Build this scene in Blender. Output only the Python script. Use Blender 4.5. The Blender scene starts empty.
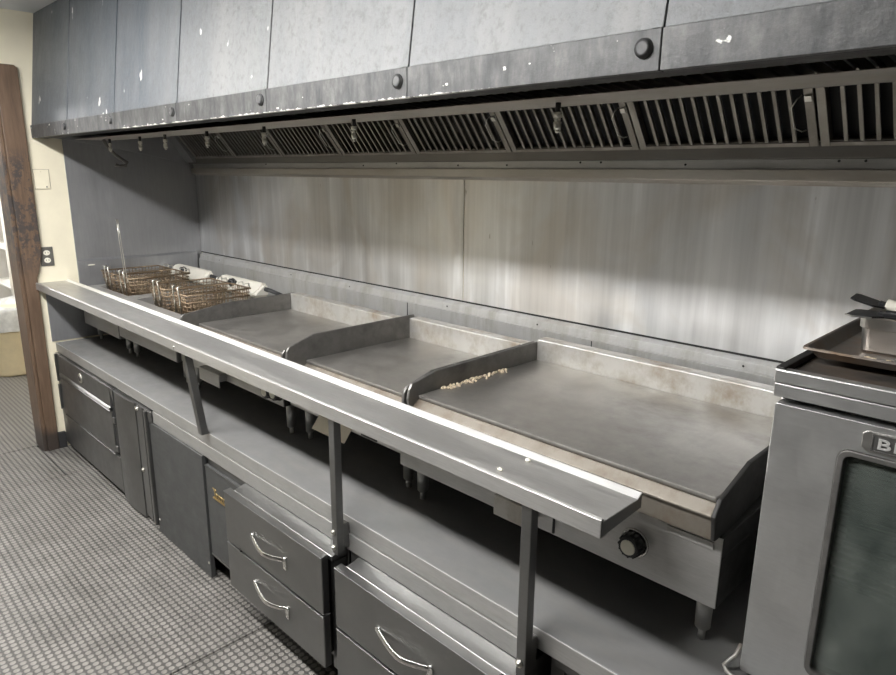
import bpy, bmesh, math, random
from mathutils import Vector, Matrix
random.seed(7)
C = bpy.context.scene.collection
S = bpy.context.scene

# ------------------------------------------------------------------ camera
cam_d = bpy.data.cameras.new('camera'); cam = bpy.data.objects.new('camera', cam_d); C.objects.link(cam)
Rt = Vector((0.70755335, 0.70659287, 0.00973534)); Up = Vector((-0.17508924, 0.16194698, 0.97114208)); Fw = Vector((-0.68462546, 0.68883938, -0.23830293))
cam.matrix_world = Matrix(((Rt.x, Up.x, -Fw.x, 4.2343), (Rt.y, Up.y, -Fw.y, -1.9586), (Rt.z, Up.z, -Fw.z, 1.6), (0, 0, 0, 1)))
cam_d.sensor_width = 36; cam_d.lens = 665.83/896*36; cam_d.clip_start = 0.05
S.camera = cam
# ------------------------------------------------------------------ world, exposure, lamp strengths
S.view_settings.view_transform = 'Standard'; S.view_settings.look = 'None'
S.view_settings.gamma = 1; S.view_settings.use_curve_mapping = False
S.view_settings.exposure = 0.0
w = bpy.data.worlds.new('room_air'); S.world = w; w.use_nodes = True
w.node_tree.nodes['Background'].inputs[0].default_value = (.8, .85, .9, 1); w.node_tree.nodes['Background'].inputs[1].default_value = 0.15
LAMP = 113.0          # diffuser emission of the kitchen's ceiling fixtures
LAMP_FAR = 95.0       # fixture added beyond the doorway to brighten that end
LAMPS = [(-1.9, -1.6, LAMP_FAR), (1.25, -1.88, LAMP), (2.85, -1.88, LAMP)]

# ------------------------------------------------------------------ materials
def nodes(name):
    m = bpy.data.materials.new(name); m.use_nodes = True
    nt = m.node_tree; b = nt.nodes['Principled BSDF']
    return m, nt, b
def setc(b, col, rough, metal=0.0):
    b.inputs['Base Color'].default_value = (*col, 1); b.inputs['Roughness'].default_value = rough; b.inputs['Metallic'].default_value = metal
def coord(nt, scale=(1, 1, 1), loc=(0, 0, 0)):
    t = nt.nodes.new('ShaderNodeTexCoord'); mp = nt.nodes.new('ShaderNodeMapping')
    mp.inputs['Scale'].default_value = scale; mp.inputs['Location'].default_value = loc
    nt.links.new(t.outputs['Object'], mp.inputs['Vector']); return mp.outputs['Vector']
def noise(nt, vec, scale, detail=5, rough=.6, dist=0.0):
    n = nt.nodes.new('ShaderNodeTexNoise'); n.inputs['Scale'].default_value = scale; n.inputs['Detail'].default_value = detail
    n.inputs['Roughness'].default_value = rough; n.inputs['Distortion'].default_value = dist
    nt.links.new(vec, n.inputs['Vector']); return n.outputs['Fac']
def ramp(nt, fac, stops):
    r = nt.nodes.new('ShaderNodeValToRGB'); e = r.color_ramp.elements
    e[0].position, e[0].color = stops[0][0], (*stops[0][1], 1); e[1].position, e[1].color = stops[-1][0], (*stops[-1][1], 1)
    for p, c in stops[1:-1]:
        k = e.new(p); k.color = (*c, 1)
    nt.links.new(fac, r.inputs['Fac']); return r.outputs['Color']
def mix(nt, fac, a, b, kind='MIX'):
    m = nt.nodes.new('ShaderNodeMix'); m.data_type = 'RGBA'; m.blend_type = kind
    for s, v in ((m.inputs['Factor'], fac), (m.inputs[6], a), (m.inputs[7], b)):
        if hasattr(v, 'links') or isinstance(v, bpy.types.NodeSocket): nt.links.new(v, s)
        elif isinstance(v, (int, float)): s.default_value = v
        else: s.default_value = (*v, 1)
    return m.outputs[2]
def math_n(nt, op, a, b=None):
    m = nt.nodes.new('ShaderNodeMath'); m.operation = op
    for i, v in enumerate((a, b)):
        if v is None: continue
        if isinstance(v, bpy.types.NodeSocket): nt.links.new(v, m.inputs[i])
        else: m.inputs[i].default_value = v
    return m.outputs[0]
def maprange(nt, v, a, b, c, d):
    m = nt.nodes.new('ShaderNodeMapRange'); m.inputs[1].default_value = a; m.inputs[2].default_value = b; m.inputs[3].default_value = c; m.inputs[4].default_value = d
    nt.links.new(v, m.inputs[0]); return m.outputs[0]
def bump(nt, b, h, strength, dist=.002):
    n = nt.nodes.new('ShaderNodeBump'); n.inputs['Strength'].default_value = strength; n.inputs['Distance'].default_value = dist
    nt.links.new(h, n.inputs['Height']); nt.links.new(n.outputs['Normal'], b.inputs['Normal'])
G = (1, 1, 1)
def g3(v): return (v, v, v)

def steel(name, col, rough=.35, stretch=(1, 1, 12), fine=60, amp=.12, metal=1.0, stain=None, stain_amt=.5, stain_scale=6, stain_stretch=(1, 1, .35), bmp=.06):
    """brushed sheet steel: fine streaks drive roughness, a little colour; optional grease stain"""
    m, nt, b = nodes(name)
    b.inputs['Metallic'].default_value = metal
    st = (1.0, 1.0, 1.0)
    v1 = coord(nt, stretch); n1 = noise(nt, v1, fine, 4, .6)
    v2 = coord(nt, (1, 1, 1), (3.1, 1.7, .4)); n2 = noise(nt, v2, 2.4, 5, .6)
    n3 = noise(nt, v2, 14, 6, .65)
    c = ramp(nt, n1, [(.25, tuple(x*(1-amp) for x in col)), (.75, tuple(min(1, x*(1+amp)) for x in col))])
    c = mix(nt, .5, c, ramp(nt, n2, [(.3, g3(.72)), (.7, g3(1.0))]), 'MULTIPLY')
    if stain:
        vs = coord(nt, stain_stretch, (.7, .2, 5)); ns = noise(nt, vs, stain_scale, 7, .68)
        f = ramp(nt, ns, [(.45, g3(0)), (.68, g3(stain_amt))])
        c = mix(nt, f, c, stain)
        mt = maprange(nt, f, 0, 1, metal, metal*.25); nt.links.new(mt, b.inputs['Metallic'])
    nt.links.new(c, b.inputs['Base Color'])
    r = maprange(nt, math_n(nt, 'ADD', math_n(nt, 'MULTIPLY', n1, .4), math_n(nt, 'MULTIPLY', n3, .6)), .3, .7, rough*.75, min(1, rough*1.3))
    nt.links.new(r, b.inputs['Roughness'])
    bump(nt, b, math_n(nt, 'ADD', n1, math_n(nt, 'MULTIPLY', n3, .5)), bmp)
    return m
M = {}
M['splash'] = None  # below
def splash_mat():
    m, nt, b = nodes('brushed_splash_steel')
    va = coord(nt, (2.2, 2.2, .22)); na = noise(nt, va, 5, 3, .5, .25)           # tall wiping streaks
    vb = coord(nt, (1.1, 1.1, .9), (4, 1, 2)); nb = noise(nt, vb, 2.6, 4, .55, .9)   # broad clouding
    ve = coord(nt, (6, 6, .12), (1, 5, 2)); ne = noise(nt, ve, 9, 4, .6)           # fine brush lines
    vd = coord(nt, (1, 1, 1)); nd = noise(nt, vd, 45, 4, .7)
    c = ramp(nt, na, [(.36, (.66, .66, .655)), (.55, (.76, .76, .755)), (.66, (.92, .925, .93))])
    c = mix(nt, ramp(nt, nb, [(.45, g3(0)), (.66, g3(.5))]), c, (.60, .545, .47))
    c = mix(nt, .5, c, ramp(nt, ne, [(.35, g3(.82)), (.62, g3(1.0))]), 'MULTIPLY')
    # drips and specks below the hood ledge
    vf = coord(nt, (1, 1, .3), (3, 3, 3)); nf = noise(nt, vf, 38, 3, .5)
    c = mix(nt, ramp(nt, nf, [(.74, g3(0)), (.78, g3(.6))]), c, (.20, .17, .13))
    nt.links.new(c, b.inputs['Base Color']); b.inputs['Metallic'].default_value = .86
    s = math_n(nt, 'ADD', math_n(nt, 'MULTIPLY', na, .55), math_n(nt, 'MULTIPLY', nb, .45))
    nt.links.new(maprange(nt, s, .35, .65, .34, .54), b.inputs['Roughness'])
    b.inputs['Anisotropic'].default_value = .55; b.inputs['Anisotropic Rotation'].default_value = .25
    bump(nt, b, math_n(nt, 'ADD', math_n(nt, 'MULTIPLY', na, .7), math_n(nt, 'MULTIPLY', nd, .25)), .10, .004)
    return m
M['splash'] = splash_mat()
M['steel'] = steel('worn_counter_steel', (.50, .495, .48), .42, (1, 14, 14), 30, .10, .72, (.22, .21, .19), .35, 7, (.5, 1.6, 1.6), .05)
M['shelf'] = steel('scuffed_shelf_steel', (.56, .555, .54), .36, (.6, 16, 16), 26, .10, .78, (.30, .285, .26), .55, 5, (.6, 3, 3), .08)
M['lip'] = steel('lit_pale_edge_steel', (.88, .87, .85), .36, (.6, 16, 16), 26, .05, .6, None, bmp=.02)  # lamp sheen on the rear lip put into a lighter colour
M['front'] = steel('dull_front_steel', (.25, .25, .246), .40, (1, 1, 14), 30, .08, 1, (.15, .145, .135), .35, 4, (1, 1, .5), .04)
M['painted'] = steel('grey_painted_panel', (.085, .087, .086), .48, (1, 1, 3), 20, .06, .35, None, bmp=.03)
M['drawer'] = steel('satin_drawer_steel', (.27, .27, .265), .34, (1, 1, 16), 40, .05, 1, (.16, .155, .145), .25, 5, (1, 1, .4), .008)
M['chrome'] = steel('bright_pull_metal', (.78, .77, .74), .22, (1, 1, 1), 20, .04, 1, None, bmp=.02)
M['plate'] = steel('seasoned_griddle_plate', (.40, .385, .36), .36, (3, 1, 1), 18, .10, .85, (.13, .12, .105), .75, 3.4, (1, 1.3, 1), .10)
M['guard'] = steel('sooty_guard_steel', (.25, .243, .232), .46, (1, 1, 1), 30, .15, .85, (.05, .046, .042), .8, 5, (1, 1, 1), .10)
M['guard_black'] = steel('black_and_shade_steel', (.03, .029, .027), .6, (1, 1, 1), 30, .2, .2, None, bmp=.12)  # black steel; also stands in for shade on griddle bodies and right guard
M['apron'] = steel('greasy_apron_steel', (.205, .185, .155), .5, (3, 1, 1), 12, .05, .5, (.12, .09, .06), .95, 16, (1, 1, .7), .12)
M['backguard'] = steel('stained_back_guard', (.56, .55, .52), .46, (2, 1, 1), 12, .04, .65, (.26, .205, .14), .85, 9, (1, 1, .8), .10)
M['strip'] = steel('dull_flashing_steel', (.54, .54, .53), .42, (1.4, 14, 14), 26, .06, .6, (.27, .25, .205), .6, 9, (1.5, 1, .3), .06)
M['oven'] = steel('oven_steel', (.60, .60, .59), .36, (1, 1, 6), 34, .05, .85, (.33, .32, .295), .35, 4, (1, 1, .4), .05)
M['ledge'] = steel('hood_ledge_steel', (.50, .475, .43), .42, (1, 12, 12), 26, .06, .7, (.40, .34, .26), .5, 5, (.6, 2, 2), .05)
M['hoodsteel'] = steel('hood_inner_steel', (.20, .19, .175), .44, (1, 10, 10), 26, .08, .8, (.16, .14, .11), .5, 5, (.7, 2, 2), .06)
M['filter'] = steel('greasy_baffle_steel', (.34, .32, .285), .38, (1, 1, 1), 26, .08, .9, (.12, .10, .08), .5, 8, (1, 1, 1), .05)
M['zinc'] = steel('nozzle_metal', (.70, .68, .62), .34, (1, 1, 1), 30, .05, 1, None)
M['wire'] = steel('greasy_basket_wire', (.25, .19, .125), .42, (1, 1, 1), 40, .2, .6, (.13, .075, .035), .9, 14, (1, 1, 1), .05)
M['standtop'] = steel('grubby_stand_top', (.185, .185, .183), .55, (1, 14, 14), 30, .06, .12, (.22, .21, .19), .4, 7, (.5, 1.6, 1.6), .04)
M['pan'] = steel('blackened_sheet_pan', (.27, .25, .23), .38, (1, 1, 1), 24, .1, .9, (.19, .115, .06), .9, 7, (1, 1, 1), .1)
M['box'] = steel('steam_pan_steel', (.62, .61, .585), .34, (1, 1, 4), 20, .05, 1, None)
def plain(name, col, rough=.5, metal=0.0, n=None, amt=.2, bm=0.0, scale=20):
    m, nt, b = nodes(name); setc(b, col, rough, metal)
    f = noise(nt, coord(nt), scale, 5, .6)
    nt.links.new(ramp(nt, f, [(.3, tuple(c*(1-amt) for c in col)), (.7, tuple(min(1, c*(1+amt)) for c in col))]), b.inputs['Base Color'])
    if bm: bump(nt, b, f, bm)
    return m
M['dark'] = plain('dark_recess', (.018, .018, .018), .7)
M['black'] = plain('black_plastic', (.02, .02, .021), .35)
M['blackrub'] = plain('black_rubber', (.025, .025, .026), .55)
M['white'] = plain('off_white_plastic', (.80, .77, .66), .4, amt=.05)
M['head'] = plain('cream_enamel_panel', (.74, .71, .63), .42, .1, amt=.10, scale=9)
M['cream'] = plain('cream_wall_paint', (.83, .77, .60), .55, amt=.04, bm=.05, scale=7)
M['ceiling'] = plain('white_ceiling_paint', (.78, .81, .84), .8, amt=.03, scale=5)
M['farwall'] = plain('pale_wall_paint', (.62, .60, .56), .7, amt=.05, scale=4)
M['bin'] = plain('yellowish_bin_plastic', (.82, .70, .46), .5, amt=.05)
M['bag'] = plain('cloudy_bag_plastic', (.62, .62, .60), .25, amt=.25, bm=.8, scale=14)
M['rack'] = plain('white_coated_wire', (.85, .83, .78), .4, amt=.03)
M['paper'] = plain('cream_card', (.86, .80, .66), .6, amt=.04)
M['bakelite'] = plain('brown_outlet_plate', (.12, .115, .10), .4)
M['gold'] = steel('brass_lettering', (.75, .55, .25), .35, (1, 1, 1), 20, .05, 1, None)
M['crumb'] = plain('food_crumb', (.62, .52, .38), .7, amt=.4, scale=200)
M['screw'] = M['zinc']
def lampmat(name, e):
    m, nt, b = nodes(name); setc(b, (.9, .9, .9), .5)
    b.inputs['Emission Color'].default_value = (1, .988, .975, 1); b.inputs['Emission Strength'].default_value = e; return m
def hood_paint():
    m, nt, b = nodes('worn_hazed_hood_paint')
    v = coord(nt, (1, 1, 1)); sep = nt.nodes.new('ShaderNodeSeparateXYZ'); nt.links.new(v, sep.inputs[0])
    vs = coord(nt, (2.6, 2.6, .5)); n1 = noise(nt, vs, 2.6, 7, .68)
    n2 = noise(nt, v, 48, 6, .75); n3 = noise(nt, coord(nt, (1, 1, .6), (9, 2, 3)), 22, 8, .78)
    # worn middle zone with lamp sheen painted in; black paint at ends tinted with haze
    a = maprange(nt, sep.outputs[0], -.95, -.35, 0, 1); c2 = maprange(nt, sep.outputs[0], 1.0, 1.5, 1, .7)
    zone = math_n(nt, 'MULTIPLY', a, c2)
    k = math_n(nt, 'ADD', math_n(nt, 'MULTIPLY', n1, .72), math_n(nt, 'MULTIPLY', n3, .28))
    f = maprange(nt, math_n(nt, 'ADD', k, math_n(nt, 'MULTIPLY', zone, .36)), .36, 1.06, 0, 1)
    col = mix(nt, f, (.072, .087, .105), (.24, .24, .236))
    col = mix(nt, ramp(nt, n2, [(.34, g3(.5)), (.5, g3(0))]), col, (.10, .10, .10))
    # flaked spots showing pale metal
    vf = coord(nt, (1, 1, .45), (2, 7, 1)); nf = noise(nt, vf, 17, 3, .5)
    col = mix(nt, ramp(nt, nf, [(.695, g3(0)), (.71, g3(1))]), col, (.80, .79, .76))
    nt.links.new(col, b.inputs['Base Color']); b.inputs['Metallic'].default_value = .15
    nt.links.new(maprange(nt, n3, .3, .7, .38, .58), b.inputs['Roughness'])
    bump(nt, b, math_n(nt, 'ADD', n2, n3), .55, .005)
    return m
M['hood'] = hood_paint()
def fascia_paint():
    m, nt, b = nodes('worn_hood_fascia_paint')
    v = coord(nt); n2 = noise(nt, v, 34, 6, .7); n1 = noise(nt, coord(nt, (2.5, 1, .8)), 9, 7, .72)
    c = ramp(nt, n1, [(.36, (.035, .037, .040)), (.66, (.14, .14, .137))])
    c = mix(nt, ramp(nt, n2, [(.4, g3(.5)), (.6, g3(0))]), c, (.05, .05, .05))
    nf = noise(nt, coord(nt, (1, 1, 1.4), (2, 7, 1)), 30, 3, .5)
    c = mix(nt, ramp(nt, nf, [(.70, g3(0)), (.73, g3(1))]), c, (.75, .74, .70))
    sep = nt.nodes.new('ShaderNodeSeparateXYZ'); nt.links.new(v, sep.inputs[0])   # flaked lower edge (root sits at z 1.767)
    low = maprange(nt, math_n(nt, 'ADD', sep.outputs[2], math_n(nt, 'MULTIPLY', noise(nt, coord(nt, (1, .1, .1)), 26, 6, .75), -.026)), -.0125, -.0105, 1, 0)
    span = math_n(nt, 'MULTIPLY', maprange(nt, sep.outputs[0], -1.25, -1.15, 0, 1), maprange(nt, sep.outputs[0], .55, .85, 1, 0))
    c = mix(nt, math_n(nt, 'MULTIPLY', low, span), c, (.86, .85, .80))
    nt.links.new(c, b.inputs['Base Color']); b.inputs['Roughness'].default_value = .5; b.inputs['Metallic'].default_value = .2
    bump(nt, b, n2, .35, .004); return m
M['fascia'] = fascia_paint()
def mat_rubber():
    m, nt, b = nodes('studded_rubber_mat')
    v = coord(nt); sep = nt.nodes.new('ShaderNodeSeparateXYZ'); nt.links.new(v, sep.inputs[0])
    P = .0245
    def cell(s): 
        f = math_n(nt, 'FRACT', math_n(nt, 'DIVIDE', s, P)); return math_n(nt, 'SUBTRACT', f, .5)
    fx, fy = cell(sep.outputs[0]), cell(sep.outputs[1])
    d = math_n(nt, 'SQRT', math_n(nt, 'ADD', math_n(nt, 'MULTIPLY', fx, fx), math_n(nt, 'MULTIPLY', fy, fy)))
    h = maprange(nt, d, .34, .46, 1, 0)
    n = noise(nt, v, 7, 6, .65); n2 = noise(nt, v, 120, 3, .6)
    top = ramp(nt, n, [(.3, (.165, .155, .14)), (.7, (.255, .24, .22))])
    low = ramp(nt, n, [(.3, (.050, .048, .044)), (.7, (.085, .081, .075))])
    c = mix(nt, h, low, top); c = mix(nt, .35, c, ramp(nt, n2, [(.3, g3(.7)), (.7, g3(1.1))]), 'MULTIPLY')
    nt.links.new(c, b.inputs['Base Color'])
    nt.links.new(maprange(nt, n, .3, .7, .36, .55), b.inputs['Roughness'])
    bump(nt, b, h, .7, .004); return m
M['mat'] = mat_rubber()
def wood():
    m, nt, b = nodes('battered_brown_door_frame')
    n = noise(nt, coord(nt, (14, 14, 1.2)), 5, 6, .65); n2 = noise(nt, coord(nt, (1, 1, .8)), 24, 6, .75)
    v = coord(nt); sep = nt.nodes.new('ShaderNodeSeparateXYZ'); nt.links.new(v, sep.inputs[0])
    c = ramp(nt, n, [(.3, (.100, .064, .042)), (.7, (.180, .118, .077))])
    band = math_n(nt, 'MULTIPLY', maprange(nt, sep.outputs[2], 1.0, 1.2, 0, 1), maprange(nt, sep.outputs[2], 1.62, 1.72, 1, 0))
    f = math_n(nt, 'MULTIPLY', band, ramp(nt, n2, [(.47, g3(0)), (.53, g3(.9))]))
    c = mix(nt, f, c, (.05, .045, .045))
    foot = maprange(nt, math_n(nt, 'ADD', sep.outputs[2], math_n(nt, 'MULTIPLY', n2, .06)), .12, .18, .85, 0)
    c = mix(nt, foot, c, (.035, .030, .028))
    nt.links.new(c, b.inputs['Base Color']); b.inputs['Roughness'].default_value = .45; bump(nt, b, n2, .2); return m
M['wood'] = wood()
def glass_mat():
    m, nt, b = nodes('greasy_oven_glass'); setc(b, (.30, .36, .33), .12)
    n = noise(nt, coord(nt, (1, 1, .5)), 9, 6, .7)
    tr = nt.nodes.new('ShaderNodeBsdfTransparent'); tr.inputs[0].default_value = (.80, .86, .82, 1)
    mx = nt.nodes.new('ShaderNodeMixShader'); nt.links.new(maprange(nt, n, .3, .75, .30, .62), mx.inputs[0])
    nt.links.new(tr.outputs[0], mx.inputs[1]); nt.links.new(b.outputs[0], mx.inputs[2])
    nt.links.new(ramp(nt, n, [(.3, (.10, .12, .11)), (.75, (.24, .26, .235))]), b.inputs['Base Color'])
    nt.links.new(mx.outputs[0], nt.nodes['Material Output'].inputs[0]); return m
M['glass'] = glass_mat()

# ------------------------------------------------------------------ mesh helpers (world coordinates in, local to the owner out)
def BM(): return bmesh.new()
def box(bm, x0, x1, y0, y1, z0, z1):
    vs = [bm.verts.new(p) for p in ((x0,y0,z0),(x1,y0,z0),(x1,y1,z0),(x0,y1,z0),(x0,y0,z1),(x1,y0,z1),(x1,y1,z1),(x0,y1,z1))]
    for f in ((0,3,2,1),(4,5,6,7),(0,1,5,4),(1,2,6,5),(2,3,7,6),(3,0,4,7)): bm.faces.new([vs[i] for i in f])
    return vs
def prism(bm, poly, a0, a1, axis='x'):
    """extrude a polygon along an axis; poly holds (y,z) for x, (x,z) for y, (x,y) for z"""
    def P(p, a): return {'x': (a, p[0], p[1]), 'y': (p[0], a, p[1]), 'z': (p[0], p[1], a)}[axis]
    A = [bm.verts.new(P(p, a0)) for p in poly]; B = [bm.verts.new(P(p, a1)) for p in poly]; n = len(poly)
    bm.faces.new(A); bm.faces.new(B[::-1])
    for i in range(n): bm.faces.new((A[i], B[i], B[(i+1) % n], A[(i+1) % n]))
def sheet(bm, prof, a0, a1, t, axis='x'):
    """a bent sheet: open profile given thickness t"""
    n = len(prof); off = []
    for i in range(n):
        d = Vector((0, 0))
        if i > 0: d += (Vector(prof[i])-Vector(prof[i-1])).normalized()
        if i < n-1: d += (Vector(prof[i+1])-Vector(prof[i])).normalized()
        d.normalize(); nn = Vector((-d.y, d.x)); off.append((prof[i][0]+nn.x*t, prof[i][1]+nn.y*t))
    for i in range(n-1): prism(bm, [prof[i], prof[i+1], off[i+1], off[i]], a0, a1, axis)
def cyl(bm, p0, p1, r0, r1=None, seg=20, caps=True):
    r1 = r0 if r1 is None else r1; p0, p1 = Vector(p0), Vector(p1); d = (p1-p0).normalized()
    a = d.orthogonal().normalized(); b = d.cross(a)
    A = [bm.verts.new(p0+(a*math.cos(t)+b*math.sin(t))*r0) for t in [2*math.pi*i/seg for i in range(seg)]]
    B = [bm.verts.new(p1+(a*math.cos(t)+b*math.sin(t))*r1) for t in [2*math.pi*i/seg for i in range(seg)]]
    for i in range(seg):
        f = bm.faces.new((A[i], A[(i+1) % seg], B[(i+1) % seg], B[i])); f.smooth = True
    if caps: bm.faces.new(A[::-1]); bm.faces.new(B)
def tube(bm, pts, r, seg=8, closed=False):
    pts = [Vector(p) for p in pts]; n = len(pts); rings = []
    ref = None
    for i in range(n):
        if closed: d = pts[(i+1) % n]-pts[i-1]
        else: d = (pts[min(i+1, n-1)]-pts[max(i-1, 0)])
        d.normalize()
        if ref is None: ref = d.orthogonal().normalized()
        ref = (ref-d*ref.dot(d)).normalized(); b = d.cross(ref)
        rings.append([bm.verts.new(pts[i]+(ref*math.cos(t)+b*math.sin(t))*r) for t in [2*math.pi*k/seg for k in range(seg)]])
    for i in range(n if closed else n-1):
        A, B = rings[i], rings[(i+1) % n]
        for k in range(seg):
            f = bm.faces.new((A[k], A[(k+1) % seg], B[(k+1) % seg], B[k])); f.smooth = True
    if not closed: bm.faces.new(rings[0][::-1]); bm.faces.new(rings[-1])
def sphere(bm, c, r, sx=1, sy=1, sz=1, u=12, v=8):
    m = Matrix.Translation(c) @ Matrix.Diagonal((sx, sy, sz, 1))
    g = bmesh.ops.create_uvsphere(bm, u_segments=u, v_segments=v, radius=r, matrix=m)
    for vv in g['verts']:
        for f in vv.link_faces: f.smooth = True
def arc(c, r, a0, a1, n=6): return [(c[0]+r*math.cos(a0+(a1-a0)*i/n), c[1]+r*math.sin(a0+(a1-a0)*i/n)) for i in range(n+1)]
def wloc(o):
    v = Vector((0, 0, 0))
    while o is not None: v += o.location; o = o.parent
    return v
def obj(name, bm, mat, parent=None, bevel=0.0, label=None):
    if parent is not None:
        v = wloc(parent); bmesh.ops.translate(bm, verts=bm.verts, vec=-v)
    bmesh.ops.recalc_face_normals(bm, faces=bm.faces)
    me = bpy.data.meshes.new(name); bm.to_mesh(me); bm.free()
    me.materials.append(M[mat] if isinstance(mat, str) else mat)
    o = bpy.data.objects.new(name, me); C.objects.link(o)
    if parent is not None: o.parent = parent
    if bevel:
        b = o.modifiers.new('edge', 'BEVEL'); b.width = bevel; b.segments = 2; b.limit_method = 'ANGLE'; b.angle_limit = .6
    if label: o['label'] = label
    return o
def thing(name, label, cat, loc, group=None):
    o = bpy.data.objects.new(name, None); C.objects.link(o); o.location = loc; o.empty_display_size = .1
    o['label'] = label; o['category'] = cat
    if group: o['group'] = group
    return o
def tag(o, label, cat, group=None):
    o['label'] = label; o['category'] = cat
    if group: o['group'] = group
    return o
def struct(name, bm, mat, label=None, bevel=0.0):
    o = obj(name, bm, mat, None, bevel); o['kind'] = 'structure'
    if label: o['label'] = label
    return o
def qbox(name, mat, parent, *a, bevel=.002, label=None):
    bm = BM(); box(bm, *a); return obj(name, bm, mat, parent, bevel, label)

# ------------------------------------------------------------------ the room
XR, YF, ZC = 6.6, -3.5, 2.40
bm = BM(); box(bm, -3.2, XR, YF-.1, .1, -.10, -.012); struct('floor', bm, plain('dark_quarry_floor', (.05, .047, .043), .5))
bm = BM(); box(bm, -3.2, XR, YF-.1, .1, ZC, ZC+.1); struct('ceiling', bm, 'ceiling')
bm = BM(); box(bm, -3.2, XR, .0, .1, -.012, ZC); struct('wall_back', bm, 'cream')
bm = BM(); box(bm, -3.2, XR, YF-.1, YF, 1.15, ZC); struct('wall_front', bm, plain('dull_grey_opposite_wall', (.24, .237, .225), .6))
bm = BM(); box(bm, -3.2, XR, YF-.1, YF+.01, -.012, 1.15); struct('trim_1', bm, plain('dark_unseen_dado', (.03, .029, .027), .5), 'added dark lower half of the unseen opposite wall')  # unseen dark lower wall added to cut light bouncing under the griddles
bm = BM(); box(bm, XR, XR+.1, YF-.1, .1, -.012, ZC); struct('wall_right', bm, plain('dull_grey_end_wall', (.30, .295, .28), .6))
bm = BM(); box(bm, -3.3, -3.2, YF-.1, .1, -.012, ZC); struct('wall_far', bm, 'farwall')
# wall at the left end of the line, with the doorway cut in it
bm = BM(); box(bm, -.14, 0, -.99, 0, -.012, ZC); box(bm, -.14, 0, YF, -2.06, -.012, ZC); box(bm, -.14, 0, -2.06, -.99, 2.10, ZC)
struct('wall_left', bm, 'cream')
# battered door frame: casing on the kitchen face, jamb lining the opening, header
bm = BM()
face = [(-.972, -.012), (-.966, 1.02), (-.952, 1.05), (-.938, 1.11), (-.928, 1.15), (-.925, 2.115), (-.94, 2.13), (-1.03, 2.13), (-1.03, -.012)]
prism(bm, face, 0.0, .022); box(bm, -.16, .012, -1.05, -1.03, -.012, 2.13); box(bm, -.16, -.14, -1.03, -.985, -.012, 2.13)
struct('door_1', bm, 'wood', 'battered brown wooden door frame at the left wall', .004)
bm = BM(); box(bm, .0005, .024, -.971, -.93, -.010, .095); struct('baseboard_left', bm, 'blackrub', 'black rubber skirting at the foot of the door frame', .002)
bm = BM(); box(bm, 0, .022, -2.06, -1.05, 2.06, 2.13); box(bm, -.16, .012, -2.04, -1.05, 2.04, 2.06); box(bm, 0, .022, -2.08, -1.98, -.012, 2.06)
struct('door_2', bm, 'wood', 'far side and header of the brown door frame', .004)

# rubber mats on the floor (flush with each other, seams between)
def floor_mat(x0, x1, y0, y1, label):
    bm = BM(); box(bm, x0, x1, y0, y1, -.012, 0)
    o = obj('rubber_mat', bm, 'mat', None, .003); tag(o, label, 'floor mat', 'studded rubber mats over the floor'); return o
floor_mat(-3.15, -.117, -2.6, -.06, 'studded grey rubber mat beyond the doorway, under the bin')
floor_mat(-.111, .432, -2.6, -1.06, 'narrow studded rubber mat across the threshold of the doorway')
floor_mat(.438, 2.288, -2.6, -.885, 'studded grey rubber mat in front of the plain cabinet panels')
floor_mat(2.294, 4.2, -2.6, -.885, 'studded grey rubber mat in front of the chrome handled drawers')
floor_mat(4.206, 6.3, -2.6, -.885, 'studded grey rubber mat at the right, below the oven')
floor_mat(.002, .432, -1.055, -.90, 'short strip of rubber mat at the foot of the door frame')

# ceiling lamps
for i, (x, y, e) in enumerate(LAMPS):
    t = thing('ceiling_light', ('added ceiling light in the room beyond the doorway' if i == 0 else ['', 'ceiling light nearest the doorway, in front of the hood', 'ceiling light in front of the middle of the hood'][i]), 'ceiling light', (x, y, ZC), 'strip lights on the ceiling')
    bm = BM(); box(bm, x-.62, x+.62, y-.11, y+.11, ZC-.05, ZC-.001); obj('housing', bm, 'rack', t, .004)
    bm = BM(); box(bm, x-.59, x+.59, y-.08, y+.08, ZC-.062, ZC-.0505); obj('diffuser', bm, lampmat('lamp_diffuser', e), t)

# ------------------------------------------------------------------ steel wall cladding
def splash(x0, x1, y0, y1, z0, z1, label, nm='splash_panel'):
    bm = BM(); box(bm, x0, x1, y0, y1, z0, z1); o = obj(nm, bm, 'splash', None, .001); return tag(o, label, 'wall panel', 'steel splash panels')
splash(.006, 2.373, -.004, -.0005, 1.095, 1.66, 'long brushed steel splash panel behind the fryers and two griddles')
splash(2.377, 5.2, -.004, -.0005, 1.095, 1.66, 'long brushed steel splash panel behind the largest griddle and oven')
M['sidepanel'] = steel('dull_side_panel', (.40, .405, .415), .42, (1, 5, .5), 16, .08, .75, (.40, .40, .39), .35, 2.2, (1, 1, 1), .05)
bm = BM(); prism(bm, [(-.752, 1.79), (-.752, .958), (-.932, .958), (-.932, .642), (-.0005, .642), (-.0005, 1.79)], .0005, .005)
tag(obj('side_panel', bm, 'sidepanel', None, .001), 'dull grey steel panel covering the left end wall beside the fryers', 'wall panel', 'steel splash panels')
t = thing('backsplash_rail', 'low folded steel backsplash rail along the bottom of the splash panels', 'backsplash', (2.5, 0, .66))
bm = BM(); sheet(bm, [(-.004, 1.089), (-.026, 1.078), (-.030, 1.052), (-.036, 1.050), (-.036, .66)], .03, 5.2, .003); obj('back_run', bm, 'strip', t, .001)
bm = BM(); sheet(bm, [(.0065, 1.100), (.022, 1.088), (.025, .66)], -.752, -.04, -.003, 'y'); obj('side_return', bm, 'sidepanel', t, .001, 'short return of the rail along the left end wall')
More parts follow.
